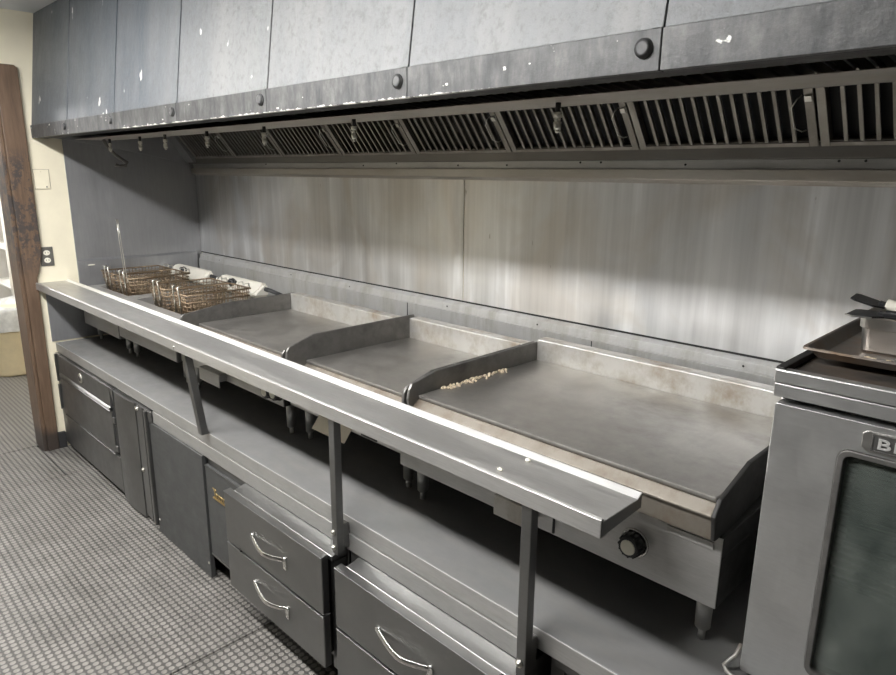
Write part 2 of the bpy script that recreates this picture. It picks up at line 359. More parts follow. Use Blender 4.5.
bm = BM(); box(bm, .006, 5.2, -.0035, -.0005, 1.0885, 1.0948); obj('gap_shadow', bm, 'dark', t)  # dark strip paints the shadow line between rail and splash panels
for xs in (2.07, 3.02): 
    bm = BM(); box(bm, xs-.0012, xs+.0012, -.0385, -.036, .9, 1.048); obj('seam', bm, 'dark', t)
for xs in (.30, 1.12, 1.64, 2.31, 2.78, 3.53):
    bm = BM(); sphere(bm, (xs, -.030, 1.0655), .0035, 1, .5, 1, 8, 6); obj('screw', bm, 'dark', t)

# ------------------------------------------------------------------ exhaust hood
hood = thing('exhaust_hood', 'long black painted exhaust hood with worn seams, hung over the whole cook line', 'exhaust hood', (2.5, -.45, 1.767))
HX0, HX1 = .004, 5.2
seams = [HX0, .613, 1.224, 1.829, 2.434, 3.042, 3.659, 4.268, 4.88, HX1]
YB, YT, ZT = -.892, -.815, ZC-.002
def hood_vec(bm_o): return bm_o
for i in range(len(seams)-1):
    x0, x1 = seams[i]+.0008, seams[i+1]-.0008
    bm = BM(); prism(bm, [(YB, 1.8335), (YT, ZT), (YT+.02, ZT), (YB+.02, 1.8335)], x0, x1)
    # folded standing edge along the right seam
    prism(bm, [(YB-.003, 1.8335), (YT-.003, ZT), (YT+.01, ZT), (YB+.01, 1.8335)], x1-.020, x1)
    obj('front_panel', bm, 'hood', hood, .0012)
bm = BM(); prism(bm, [(YB+.024, 1.80), (YT+.024, ZT), (YT+.03, ZT), (YB+.03, 1.80)], HX0, HX1); obj('seam_backing', bm, 'dark', hood)
for i in range(len(seams)-1):
    bm = BM(); box(bm, seams[i]+.001, seams[i+1]-.001, -.8985, -.884, 1.767, 1.8325); obj('fascia', bm, 'fascia', hood, .0015)
for i, xs in enumerate(seams[1:-1]):
    bm = BM(); cyl(bm, (xs-.030, -.8985, 1.804), (xs-.030, -.9035, 1.804), .0165, .0155, 24)
    cyl(bm, (xs-.030, -.9035, 1.804), (xs-.030, -.9065, 1.804), .0155, .009, 24); obj('cover_button', bm, 'fascia', hood)
bm = BM(); box(bm, HX0, HX1, -.884, -.822, 1.767, 1.776); box(bm, HX0, HX1, -.825, -.822, 1.767, 1.80); obj('lower_lip', bm, 'guard_black', hood, .001)
bm = BM(); prism(bm, [(-.882, 1.778), (-.752, 1.767), (-.44, 1.722), (-.008, 1.64), (-.008, ZT), (YT+.03, ZT), (YB+.03, 1.778)], .0055, .011); obj('end_panel', bm, 'sidepanel', hood, .001)
bm = BM(); prism(bm, [(-.69, 1.767), (-.515, 1.767), (-.515, 1.783), (-.69, 1.7685)], HX0+.02, HX1); obj('cross_beam', bm, 'ledge', hood, .0015)
bm = BM(); prism(bm, [(-.050, 1.690), (-.046, 1.690), (-.040, 1.655), (-.008, 1.655), (-.008, 1.648), (-.046, 1.648)], .012, HX1); obj('grease_trough', bm, 'hoodsteel', hood, .001)
bm = BM(); box(bm, .012, HX1, -.052, -.046, 1.6885, 1.692); obj('trough_edge', bm, 'ledge', hood, .0008)
bm = BM(); box(bm, .012, HX1, -.016, -.005, 1.622, 1.6475); obj('hanging_flange', bm, 'steel', hood, .001)
random.seed(3)
for xs in (.9, 1.75, 1.98, 2.35, 2.60, 2.92, 3.0, 3.29, 3.70, 3.76, 4.3):
    bm = BM(); z = 1.642 if random.random() < .5 else 1.634
    cyl(bm, (xs, -.016, z), (xs, -.0185, z), .0035, .003, 10); obj('rivet', bm, 'dark', hood)
bm = BM(); box(bm, .012, HX1, -.034, -.005, 1.590, 1.6215); prism(bm, [(-.034, 1.590), (-.005, 1.590), (-.005, 1.578)], .012, HX1); obj('drip_ledge', bm, 'ledge', hood, .002)
bm = BM(); box(bm, .04, HX1, -.004, -.0005, 1.70, ZT); obj('plenum_back', bm, 'hoodsteel', hood)
# dark frame beside the first filter
bm = BM(); prism(bm, [(-.022, 1.655), (-.022, 1.70), (-.30, 2.05), (-.34, 2.05), (-.062, 1.655)], .014, .118); obj('filter_end_filler', bm, 'sidepanel', hood, .001)

# baffle filters: back row slopes up from the trough, front row lies above the beam
ORD = ['first', 'second', 'third', 'fourth', 'fifth', 'sixth', 'seventh', 'eighth', 'ninth', 'tenth']
def make_filter(name, label, group, x, length, ang, W=.500, handle=True):
    """built flat along local +v (up the slope) then turned; origin at its lower left corner"""
    r = thing(name, label, 'grease filter', (0, 0, 0), group)
    d = Vector((0, -math.cos(ang), math.sin(ang))); nrm = Vector((0, -math.sin(ang), -math.cos(ang)))  # nrm points at the viewer below
    def T(bm):
        for v in bm.verts: x_, l_, n_ = v.co; v.co = Vector((x_, 0, 0)) + d*l_ + nrm*n_
    bm = BM(); fw = .022
    for a in ((0, fw, 0, length), (W-fw, W, 0, length), (fw, W-fw, 0, .012), (fw, W-fw, length-.02, length)): box(bm, a[0], a[1], a[2], a[3], 0, .024)
    T(bm); obj('frame', bm, 'filter', r, .0015)
    bm = BM(); box(bm, .004, W-.004, .004, length-.004, -.012, -.006); T(bm); obj('backing', bm, 'dark', r)
    bm = BM(); k = 13; p = (W-2*fw)/k
    for i in range(k+1):
        xc = fw+p*i
        if 0 < i < k:
            box(bm, xc-.0045, xc+.0045, .012, length-.02, .016, .021); box(bm, xc-.0035, xc-.0015, .012, length-.02, 0, .016)
    T(bm); obj('baffles', bm, 'filter', r)
    if handle:
        bm = BM(); xh = W-fw-.004
        tube(bm, [(xh, .050, .024), (xh-.006, .053, .034), (xh-.020, .066, .038), (xh-.022, .125, .038), (xh-.008, .146, .034), (xh, .150, .024)], .0018, 6)
        T(bm); obj('handle', bm, 'zinc', r)
        bm = BM(); box(bm, W-fw+.003, W-.003, .135, .150, .024, .030); T(bm); obj('clip', bm, 'zinc', r)
    return r
def copy_tree(o, parent=None):
    c = o.copy(); C.objects.link(c)
    if parent is not None: c.parent = parent; c.matrix_parent_inverse = o.matrix_parent_inverse
    for ch in list(o.children): copy_tree(ch, c)
    return c
f0 = None
for k in range(10):
    lab = ORD[k] + ' sloping baffle filter from the left end of the hood, below the cross beam'
    if f0 is None: f0 = o = make_filter('baffle_filter', lab, 'sloping baffle filters', 0, .44, math.radians(51.5))
    else: o = copy_tree(f0); o['label'] = lab
    o.location = (.128+.505*k, -.030, 1.692)
u0 = None
for k in range(10):
    lab = ORD[k] + ' flat baffle filter from the left end, in the dark slot above the cross beam'
    if u0 is None: u0 = o = make_filter('baffle_filter', lab, 'flat baffle filters above the beam', 0, .36, math.radians(5), handle=False)
    else: o = copy_tree(u0); o['label'] = lab
    o.location = (.128+.505*k, -.425, 1.800)

# fire suppression nozzles hung from the beam
def make_nozzle(label):
    r = thing('fire_nozzle', label, 'nozzle', (0, 0, 1.767), 'fire suppression nozzles under the hood')
    z = 1.767
    bm = BM(); cyl(bm, (0, 0, z-.0005), (0, 0, z-.022), .0065, None, 12); obj('stub_pipe', bm, 'guard_black', r)
    bm = BM(); cyl(bm, (0, 0, z-.022), (0, 0, z-.034), .0105, None, 6); cyl(bm, (0, 0, z-.034), (0, 0, z-.044), .007, None, 12); obj('body', bm, 'zinc', r)
    bm = BM(); cyl(bm, (0, 0, z-.044), (0, 0, z-.062), .0095, .0085, 14); cyl(bm, (0, 0, z-.062), (0, 0, z-.069), .006, .004, 12); obj('tip', bm, 'zinc', r)
    return r
NX = [.29, .708, 1.008, 1.433, 1.9, 2.452, 3.244]
NW = ['fire nozzle beside the bent pipe at the far left', 'second fire nozzle from the left end wall', 'third fire nozzle from the left end wall', 'fire nozzle in front of the third sloping filter', 'fire nozzle in front of the fourth sloping filter',
      'fire nozzle above the middle griddle', 'fire nozzle above the largest griddle, nearest to the oven']
n0 = None
for x, l in zip(NX, NW):
    if n0 is None: n0 = o = make_nozzle(l)
    else: o = copy_tree(n0); o['label'] = l
    o.location = (x, -.6, 1.767)
bm = BM(); tube(bm, [(.20, -.60, 1.7665), (.205, -.59, 1.735), (.225, -.56, 1.69), (.245, -.53, 1.662), (.25, -.505, 1.645), (.248, -.515, 1.628), (.24, -.545, 1.625), (.235, -.565, 1.632)], .009, 10)
tag(obj('bent_pipe', bm, 'guard', None), 'dark bent pipe hooking down from the hood at the far left', 'pipe')

# ------------------------------------------------------------------ equipment stand
BT = .6395
stand = thing('equipment_stand', 'long low steel equipment stand under the griddles and fryers', 'counter', (2.3, -.46, 0))
bm = BM(); box(bm, .03, 4.75, -.921, -.045, BT-.012, BT); obj('top', bm, 'standtop', stand, .003)
bm = BM(); box(bm, .03, 4.75, -.923, -.9185, BT-.050, BT-.0005); obj('front_edge', bm, 'steel', stand, .0025)
bm = BM(); box(bm, 3.52, 4.75, -.90, -.89, BT-.09, BT-.05); box(bm, 3.50, 3.535, -.88, -.06, -.012, BT-.013); box(bm, 4.70, 4.735, -.88, -.06, -.012, BT-.013); obj('support_leg', bm, 'front', stand, .002)
qbox('apron_strip', 'steel', stand, 1.40, 3.465, -.926, -.916, .533, .587)
bm = BM(); box(bm, .03, 3.5, -.055, -.045, .0, BT-.012); obj('back_sheet', bm, 'dark', stand)  # sheet painted black for the shade under the stand

# --- left hand drawer warmer
t = thing('drawer_cabinet', 'left hand steel drawer cabinet with bright rails and a round badge', 'cabinet', (.48, -.5, 0), 'units under the stand')
Yf = -.932
qbox('body', 'front', t, .03, .945, -.918, -.15, .035, .585)
qbox('front_frame', 'front', t, .03, .10, Yf, -.919, .035, .583)
qbox('drawer', 'front', t, .103, .898, Yf-.004, -.919, .476, .578)
qbox('drawer', 'front', t, .103, .898, Yf-.004, -.919, .232, .452)
qbox('bottom_panel', 'front', t, .103, .945, Yf-.002, -.919, .035, .224)
for z in (.454, .467):
    bm = BM(); prism(bm, [(Yf-.004, z), (Yf-.014, z+.004), (Yf-.004, z+.010)], .105, .896); obj('drawer_rail', bm, 'drawer', t, label='bright folded rail between the drawers')
qbox('drawer_rail', 'drawer', t, .105, .896, Yf-.010, Yf-.002, .2255, .231)
qbox('latch_channel', 'dark', t, .900, .943, Yf+.002, -.919, .232, .575)
bm = BM(); box(bm, .908, .935, Yf-.006, Yf+.002, .25, .28); box(bm, .908, .935, Yf-.006, Yf+.002, .40, .43); prism(bm, [(.90, .575), (.943, .575), (.943, .50)], Yf-.004, Yf+.002, 'y'); obj('latch', bm, 'front', t, .001)
bm = BM(); cyl(bm, (.472, Yf-.004, .528), (.472, Yf-.010, .528), .027, .026, 24); b_ = obj('badge', bm, 'zinc', t, label='round silver badge')
bm = BM(); cyl(bm, (.472, Yf-.010, .528), (.472, Yf-.013, .528), .015, .013, 20); obj('badge_centre', bm, 'guard', b_)
bm = BM(); box(bm, .048, .060, Yf-.012, Yf, .42, .58); box(bm, .048, .060, Yf-.012, Yf, .25, .40); obj('hinge_strip', bm, 'drawer', t, .001)
# --- plain cover panel, bulging a little, with a strapped edge
t = thing('door_cabinet', 'narrow steel cupboard door with two bright bolts beside the left drawer cabinet', 'cabinet', (1.16, -.5, 0), 'units under the stand')
qbox('body', 'front', t, .950, 1.366, -.918, -.15, .03, .582)
bm = BM()
n = 10
for i in range(n):
    a, b_ = i/n, (i+1)/n
    ya, yb = Yf-.002-.010*math.sin(a*math.pi), Yf-.002-.010*math.sin(b_*math.pi)
    xa, xb = .953+.262*a, .953+.262*b_
    prism(bm, [(xa, ya), (xb, yb), (xb, -.919), (xa, -.919)], .012, .578, 'z')
obj('door', bm, 'front', t)
bm = BM(); box(bm, 1.218, 1.345, Yf+.002, -.919, .03, .582); box(bm, 1.24, 1.30, Yf-.002, Yf+.002, .03, .578); obj('edge_strap', bm, 'front', t, .001)
bm = BM(); box(bm, 1.348, 1.366, Yf-.016, -.919, .03, .582); obj('edge_trim', bm, 'drawer', t, .003, label='bright upright trim strip')
for z in (.590-.03, .264):
    bm = BM(); cyl(bm, (1.247, Yf-.002, z), (1.247, Yf-.007, z), .011, .009, 14); sphere(bm, (1.247, Yf-.007, z), .007, 1, .7, 1, 10, 6); obj('bolt', bm, 'zinc', t)
t = thing('cover_panel', 'plain flat grey panel reaching down to the floor mat', 'cabinet panel', (1.62, -.5, 0), 'units under the stand')
qbox('panel', 'painted', t, 1.372, 1.880, Yf-.002, -.915, .0005, .532)
qbox('side_bracket', 'front', t, 1.372, 1.40, -.88, -.6, -.011, .52)
qbox('top_trim', 'front', t, 1.372, 1.398, Yf-.006, -.927, .533, .583)
for x in (1.385, 1.868):
    bm = BM(); sphere(bm, (x, Yf-.002, .065), .006, 1, .6, 1, 10, 6); obj('screw', bm, 'zinc', t)

# --- refrigerated drawer chests
def handle(par, x0, x1, z, y):
    bm = BM(); n = 14; xm = (x0+x1)/2
    for wz in (0,):
        pts = []
        for i in range(n+1):
            a = i/n; q = (a-.52)/(.52 if a < .52 else .48); s = 1-abs(q)**1.5
            pts.append((x0+(x1-x0)*a, y-.003-.021*s, z-.012*s))
        # flat strap section
        P = [Vector(p) for p in pts]
        top = [p+Vector((0, 0, .0065)) for p in P]; bot = [p+Vector((0, -.004, -.0065)) for p in P]
        back = [p+Vector((0, .003, -.0065)) for p in P]; bt = [p+Vector((0, .004, .0065)) for p in P]
        L = [[bm.verts.new(v) for v in q] for q in (top, bot, back, bt)]
        for i in range(n):
            for j in range(4):
                f = bm.faces.new((L[j][i], L[j][i+1], L[(j+1) % 4][i+1], L[(j+1) % 4][i])); f.smooth = True
        bm.faces.new([L[j][0] for j in range(4)]); bm.faces.new([L[j][n] for j in range(3, -1, -1)])
    for xx in (x0, x1): cyl(bm, (xx, y, z), (xx, y-.005, z), .010, .009, 12)
    box(bm, x1-.010, x1+.010, y-.004, y, z-.034, z)
    return obj('handle', bm, 'chrome', par, .001)
def chest(x0, x1, dx0, dx1, label, grille):
    t = thing('refrigerated_drawers', label, 'drawer cabinet', ((x0+x1)/2, -.5, 0), 'units under the stand')
    qbox('body', 'front', t, x0, x1, -.914, -.2, .10, .531)
    bm = BM(); prism(bm, [(-.9155, .532), (-.9275, .532), (-.972, .521), (-.972, .505), (-.9155, .505)], dx0+.02, x1-.004); obj('sloped_canopy', bm, 'drawer', t, .0015)
    bm = BM(); box(bm, dx0-.01, dx0+.012, -.952, -.915, .13, .50); box(bm, dx1-.010, dx1+.012, -.962, -.915, .13, .50); obj('face_frame', bm, 'drawer', t, .001)
    qbox('toe_recess', 'dark', t, x0+.01, x1-.01, -.86, -.84, -.011, .0995)
    for z0, z1 in ((.333, .520), (.150, .324)):
        d = qbox('drawer', 'drawer', t, dx0, dx1, -1.0, -.975, z0, z1, bevel=.003)
        bm = BM(); prism(bm, [(-1.001, z1-.002), (-.974, z1+.001), (-.974, z1+.004), (-1.001, z1+.0015)], dx0, dx1); obj('top_edge', bm, 'drawer', d, .0006)
        bm = BM(); box(bm, dx0+.03, dx1-.03, -.9745, -.9165, z0+.015, z1-.02); obj('gasket', bm, 'blackrub', d)
        xm = (dx0+dx1)/2 if grille else dx0+.30
        handle(d, xm-.105, xm+.095, z1-.092 if z1 > .4 else z1-.072, -1.0)
    if grille:
        g = qbox('grille_panel', 'painted', t, x0, dx0-.012, -.9275, -.915, .105, .500)
        bm = BM(); box(bm, x0, dx0-.012, -.9295, -.9275, .112, .118); box(bm, x0, dx0-.012, -.9295, -.9275, .495, .499); obj('trim_line', bm, 'drawer', g)
        # slanting script nameplate
        bm = BM(); box(bm, 1.945, 2.052, -.9315, -.9275, .379, .385); obj('nameplate', bm, 'gold', g)
        pts = []; 
        for i in range(61):
            a = i/60; pts.append((1.955+.093*a+.004*math.sin(a*44), -.930, .398+.0085*math.sin(a*44+1.2)*(1 if a > .12 else 1.9)))
        bm = BM(); tube(bm, pts, .0016, 5); tube(bm, [(1.945, -.930, .421), (1.972, -.930, .419)], .002, 5); obj('nameplate_script', bm, 'gold', g, label='gold script on the grille panel')
    return t
chest(1.888, 2.792, 2.185, 2.775, 'refrigerated chest with two drawers, grille panel and gold script, nearest the middle post', True)
chest(2.802, 3.470, 2.838, 3.437, 'refrigerated chest with two wide drawers at the bottom edge, in front of the right post', False)

# ------------------------------------------------------------------ serving shelf on posts
SZ = .988
t = thing('serving_shelf', 'long narrow steel plating shelf on posts in front of the cook line', 'shelf', (1.8, -.93, BT))
SF, SR, SE = -.977, -.808, 3.660
def taper(bm):                      # the shelf narrows a little towards its free end
    for v in bm.verts:
        if v.co.y > -.9: v.co.y -= .024*(v.co.x/3.66)**2
    return bm
bm = BM(); box(bm, .003, SE, SF+.003, SR-.016, SZ-.006, SZ-.003); obj('shelf_top', taper(bm), 'shelf', t, .0008)
bm = BM(); sheet(bm, [(SF+.005, SZ-.003), (SF+.003, SZ+.001), (SF, SZ-.001), (SF, SZ-.036)], .003, SE, -.003); box(bm, .003, SE, SF+.0005, SF+.021, SZ-.037, SZ-.034); obj('front_edge', bm, 'shelf', t, .0012)
bm = BM(); prism(bm, [(SR-.018, SZ-.0035), (SR-.002, SZ+.006), (SR, SZ+.005), (SR, SZ-.026), (SR-.004, SZ-.026), (SR-.004, SZ-.002), (SR-.018, SZ-.008)], .003, SE); bmesh.ops.bisect_plane(bm, geom=bm.verts[:]+bm.edges[:]+bm.faces[:], plane_co=(1.8, 0, 0), plane_no=(1, 0, 0)); obj('rear_lip', taper(bm), 'lip', t, .0008, label='bright upturned rear lip')
bm = BM(); prism(bm, [(SF+.001, SZ-.034), (SF+.001, SZ-.002), (SF+.006, SZ-.005), (SR-.018, SZ-.005), (SR-.001, SZ+.003), (SR-.001, SZ-.026)], SE-.003, SE+.0005); obj('end_cap', taper(bm), 'front', t, .0008)
def post(x, label, zb, lean=0.0, wx=.026):
    bm = BM()
    zt = SZ-.0375
    if lean:
        a = box(bm, x-.014, x+.014, -.935, -.921, BT+.002, BT+.003); bmesh.ops.delete(bm, geom=a, context='VERTS')
        prism(bm, [(x-lean-.014, zt), (x-lean+.014, zt), (x+.014, BT+.0005), (x-.014, BT+.0005)], -.952, -.9245, 'y'); prism(bm, [(x-lean-.014, zt), (x-lean-.008, zt), (x-.008, BT+.0005), (x-.014, BT+.0005)], -.9245, -.915, 'y')
    else:
        box(bm, x-wx/2, x+wx/2, -.970, -.946, zb, zt); box(bm, x-wx/2+.002, x+wx/2-.002, -.9461, -.9265, .545, .625)
    return obj('post', bm, 'front', t, .002, label)
post(1.925, 'leaning thin post near the fryers', BT, .098)
p = post(2.803, 'upright post beside the chest with gold script', .535)
for z in (.604, .556):
    bm = BM(); cyl(bm, (2.800, -.970, z), (2.800, -.974, z), .008, None, 12); sphere(bm, (2.800, -.974, z), .0065, 1, .8, 1, 10, 6); obj('bolt', bm, 'zinc', p)
p = post(3.482, 'upright post at the right end of the shelf', .20)
bm = BM(); cyl(bm, (3.480, -.970, .572), (3.480, -.974, .572), .009, None, 12); sphere(bm, (3.480, -.974, .572), .007, 1, .8, 1, 10, 6); obj('bolt', bm, 'zinc', p)
bm = BM(); sphere(bm, (1.825, -.980, SZ-.024), .006, 1, .7, 1, 10, 6); obj('bolt', bm, 'zinc', t)

# ------------------------------------------------------------------ griddles
def leg(par, x, y, zt, z0=BT, r=.0175):
    bm = BM(); cyl(bm, (x, y, zt), (x, y, z0+.030), r, r*.92, 20); cyl(bm, (x, y, z0+.030), (x, y, z0+.024), r*.92, r*.6, 20); cyl(bm, (x, y, z0+.026), (x, y, z0+.0005), .0085, .0085, 6)
    return obj('leg', bm, 'steel', par)
def knob(par, x, y, z, r=.026, face='white'):
    bm = BM(); cyl(bm, (x, y, z), (x, y-.006, z), r*1.28, r*1.22, 28); k = obj('knob', bm, 'chrome', par, label='round control knob with a pale face')
    bm = BM(); cyl(bm, (x, y-.006, z), (x, y-.030, z), r, r*.86, 28)
    for i in range(12):
        a = i*math.pi/6; cyl(bm, (x+r*math.cos(a), y-.008, z+r*math.sin(a)), (x+r*.9*math.cos(a), y-.027, z+r*.9*math.sin(a)), .0035, .003, 6)
    obj('grip', bm, 'black', k)
    bm = BM(); cyl(bm, (x, y-.030, z), (x, y-.0325, z), r*.66, r*.62, 24); obj('cap', bm, face, k)
    return k
def griddle(label, x0, x1, zp, yf, yb, ybody, zbot, gtop, guards, gfront, xb0=None, xb1=None, kink=.14, rkink=None, rtop=None, low=None, back_top=None, rmat='guard', knobs=(), tray=None, plate_label=None):
    """x0..x1 plate; zp its top; yf front edge of the plate, yb its rear; gtop guard top"""
    xb0 = x0 if xb0 is None else xb0; xb1 = x1 if xb1 is None else xb1
    t = thing('griddle', label, 'griddle', ((x0+x1)/2, (yf+yb)/2, BT), 'griddles along the cook line')
    bm = BM(); box(bm, x0+.004, x1-.004, yf-.004, yb, zp-.011, zp); box(bm, x0+.006, x1-.006, yf+.0105, yb, zp-.018, zp-.0105); obj('cooking_plate', bm, 'plate', t, .003)
    # front: nosing, sloped apron, vertical apron
    bm = BM(); prism(bm, [(yf+.010, zp-.0125), (yf-.002, zp-.0125), (yf-.025, zp-.031), (yf-.025, zp-.036), (yf-.018, zp-.037), (yf-.015, zp-.086), (yf+.010, zp-.086)], x0+.003, x1-.003)
    obj('front_apron', bm, 'apron', t, .0015)
    low = zp-.0875 if low is None else low
    bm = BM(); box(bm, xb0, xb1, ybody, yb+.02, zbot, low); box(bm, max(x0, xb0)+.007, xb1, ybody, yb+.019, low, zp-.0865); box(bm, max(x0, xb0)+.01, min(x1, xb1)-.01, yf+.02, yb, zp-.0855, zp-.0185); obj('body', bm, 'guard_black', t, .003)  # body painted black to deepen the shade beneath the griddle
    xs_ = max(x0, xb0)+.008
    bm = BM(); prism(bm, [(xb0+.001, zbot), (xb1-.001, zbot), (xb1-.001, zp-.0875), (xs_, zp-.0875), (xs_, low-.0005), (xb0+.001, low-.0005)], ybody-.004, ybody-.0005, 'y'); pnl = obj('control_panel', bm, 'steel', t, .001)
    bt = back_top if back_top else gtop
    bm = BM(); box(bm, x0+.004, x1-.004, yb+.001, yb+.012, zp-.03, bt); box(bm, x0+.004, x1-.004, yb+.012, yb+.05, bt-.012, bt); obj('back_guard', bm, 'backguard', t, .003)
    def guard(xa, xb, mat, lab=None, kink=kink, gtop=gtop):
        bm = BM()
        f0, fz = gfront
        poly = [(yf-.012, zp-.084), (f0+.004, zp-.030), (f0, zp-.006), (f0+.006, fz), (f0+.016, fz+.014), (f0+kink, gtop), (yb+.03, gtop+.004), (yb+.03, zp-.03), (yf+.03, zp-.084)]
        if mat == 'guard_black': poly = [(yf-.0165, zp-.085), (yf-.027, zp-.031), (yf-.004, zp-.001), (yf+.129, 1.036), (yb+.03, 1.038), (yb+.03, zp-.03), (yf+.03, zp-.085)]
        prism(bm, poly, xa, xb); return obj('side_guard', bm, mat, t, .0025, lab)
    if guards[0]: guard(x0-.006, x0+.0035, 'guard', 'left side guard')
    if guards[1]: guard(x1-.0035, x1+.006, rmat, 'right side guard', rkink or kink, rtop or gtop)
    for lx in (xb0+.042, xb1-.042):
        for ly in (ybody+.05, yb-.06): leg(t, lx, ly, zbot-.0005)
    for kx, kz in knobs: knob(pnl, kx, ybody-.004, kz)
    return t, pnl
gR, pR = griddle('largest griddle, at the right beside the oven, its dark plate wide open', 2.925, 3.782, 1.000, -.757, -.225, -.745, .757, 1.056, (1, 1), (-.798, 1.022), kink=.11, back_top=1.070, rmat='guard_black', knobs=((3.610, .828),), xb0=2.835, xb1=3.795, low=.868, rkink=.17, rtop=1.036)  # right guard blackened: its shaded side put into the colour
gM, pM = griddle('middle griddle with a smaller plate between two higher side guards', 2.302, 2.902, .966, -.716, -.238, -.722, .775, 1.052, (1, 1), (-.800, 1.008), xb0=2.197, xb1=2.828, low=.855, kink=.115, back_top=1.046)
gL, pL = griddle('left griddle, next to the fryers, with a smooth brownish plate', 1.432, 2.245, .952, -.700, -.235, -.745, .768, 1.026, (1, 1), (-.785, .985), xb0=1.33, xb1=2.19, kink=.22, back_top=1.030, knobs=((2.105, .812), (2.165, .819)))
bm = BM(); box(bm, 3.680, 3.778, -.7522, -.749, .884, .900); obj('rating_plate', bm, 'strip', pR, .0005, 'thin bright rating plate')
bm = BM(); box(bm, 3.262, 3.352, -.815, -.7495, .785, .800); box(bm, 3.262, 3.352, -.8155, -.812, .785, .838); box(bm, 3.262, 3.352, -.812, -.7495, .833, .838); obj('grease_drawer', bm, 'backguard', gR, .002, 'grease drawer pulled a little open')
bm = BM(); box(bm, 3.395, 3.40, -.752, -.749, .762, .86); obj('panel_gap', bm, 'dark', pR)
bm = BM(); box(bm, 2.70, 2.705, -.729, -.726, .79, .87); obj('panel_gap', bm, 'dark', pM)
bm = BM(); box(bm, 2.62, 2.70, -.728, -.726, .779, .875); obj('drawer_opening', bm, 'dark', pM)
bm = BM(); prism(bm, [(-.7265, .860), (-.730, .86), (-.800, .772), (-.7965, .772)], 2.445, 2.625); obj('grease_chute', bm, 'paper', gM, .001, 'cream sloping grease chute under the middle griddle')
bm = BM(); box(bm, 1.58, 1.76, -.78, -.7495, .770, .800); box(bm, 1.58, 1.76, -.783, -.78, .745, .80); obj('grease_drawer', bm, 'steel', gL, .002)
# crumbs along the left guard of the large griddle
bm = BM(); random.seed(11)
for i in range(110):
    y = random.uniform(-.68, -.40); x = 2.936+abs(random.gauss(0, .010)); r = random.uniform(.002, .0055)
    bmesh.ops.create_icosphere(bm, subdivisions=1, radius=r, matrix=Matrix.Translation((x, y, 1.000+r*.7)) @ Matrix.Rotation(random.random()*3, 4, 'X'))
o = obj('food_crumbs', bm, 'crumb'); o['kind'] = 'stuff'; tag(o, 'pale food crumbs along the left guard of the largest griddle', 'crumbs')
for (x, y, r), l in (((3.40, -.865, .005), 'white crumb lying on the serving shelf, nearer its rear lip'), ((3.388, -.945, .0045), 'white crumb on the serving shelf by its front edge')):
    bm = BM(); bmesh.ops.create_icosphere(bm, subdivisions=2, radius=r, matrix=Matrix.Translation((x, y, SZ-.003+r*.8)) @ Matrix.Diagonal((1.5, 1, .8, 1)))
    for v in bm.verts: v.co += Vector((random.uniform(-1, 1), random.uniform(-1, 1), 0))*.0008
    tag(obj('crumb', bm, 'white'), l, 'crumb')

# ------------------------------------------------------------------ fryers with wire baskets
FZ = .952
def fryer(label, x0, x1, hx0, hx1, zbot):
    t = thing('fryer', label, 'fryer', ((x0+x1)/2, -.45, BT), 'countertop fryers')
    bm = BM(); box(bm, x0, x1, -.76, -.10, zbot, FZ-.10); obj('body', bm, 'front', t, .003)
    qbox('control_panel', 'steel', t, x0+.002, x1-.002, -.765, -.7605, zbot+.002, FZ-.102)
    a0, a1, b0, b1 = x0+.05, x1-.05, -.68, -.30
    bm = BM(); box(bm, x0, a0, -.76, -.10, FZ-.0995, FZ); box(bm, a1, x1, -.76, -.10, FZ-.0995, FZ); box(bm, a0, a1, -.76, b0, FZ-.0995, FZ); box(bm, a0, a1, b1, -.10, FZ-.0995, FZ); obj('deck', bm, 'steel', t, .003)
    bm = BM(); box(bm, a0+.001, a1-.001, b0+.001, b1-.001, FZ-.0995, FZ-.05); obj('oil', bm, plain('dark_fryer_oil', (.035, .02, .01), .15), t)
    bm = BM(); prism(bm, [(-.275, .978), (-.205, 1.036), (-.185, 1.036), (-.185, FZ+.0005), (-.23, FZ+.0005)], hx0, hx1); h = obj('control_head', bm, 'head', t, .003, 'pale slanted control head')
    bm = BM(); prism(bm, [(-.270, .980), (-.207, 1.031), (-.190, 1.031), (-.190, .980)], hx0-.022, hx0-.0005); prism(bm, [(-.270, .980), (-.212, 1.026), (-.190, 1.026), (-.190, .980)], hx1+.0005, hx1+.025); obj('end_cap', bm, 'head', h, .002)
    kx = hx0+.40*(hx1-hx0); c = Vector((kx, -.238, 1.0095)); nn = Vector((0, -.638, .770))
    bm = BM(); cyl(bm, c+nn*.0005, c+nn*.022, .024, .021, 20); sphere(bm, c+nn*.022, .020, 1, .6, .6, 12, 8); obj('knob', bm, 'black', h)
    bm = BM(); tube(bm, [(hx1+.025, -.205, 1.01), (hx1+.06, -.195, 1.005), (hx1+.085, -.16, .985), (hx1+.09, -.12, FZ+.012)], .011, 8); obj('cable', bm, 'blackrub', h)
    for lx in (x0+.05, x1-.05):
        for ly in (-.70, -.18): leg(t, lx, ly, zbot-.0005)
    return t
fryer('countertop fryer in the far left corner, holding two greasy baskets', .060, .605, .085, .515, .735)
fryer('countertop fryer beside the left griddle, holding two greasy baskets', .612, 1.315, .700, 1.125, .755)
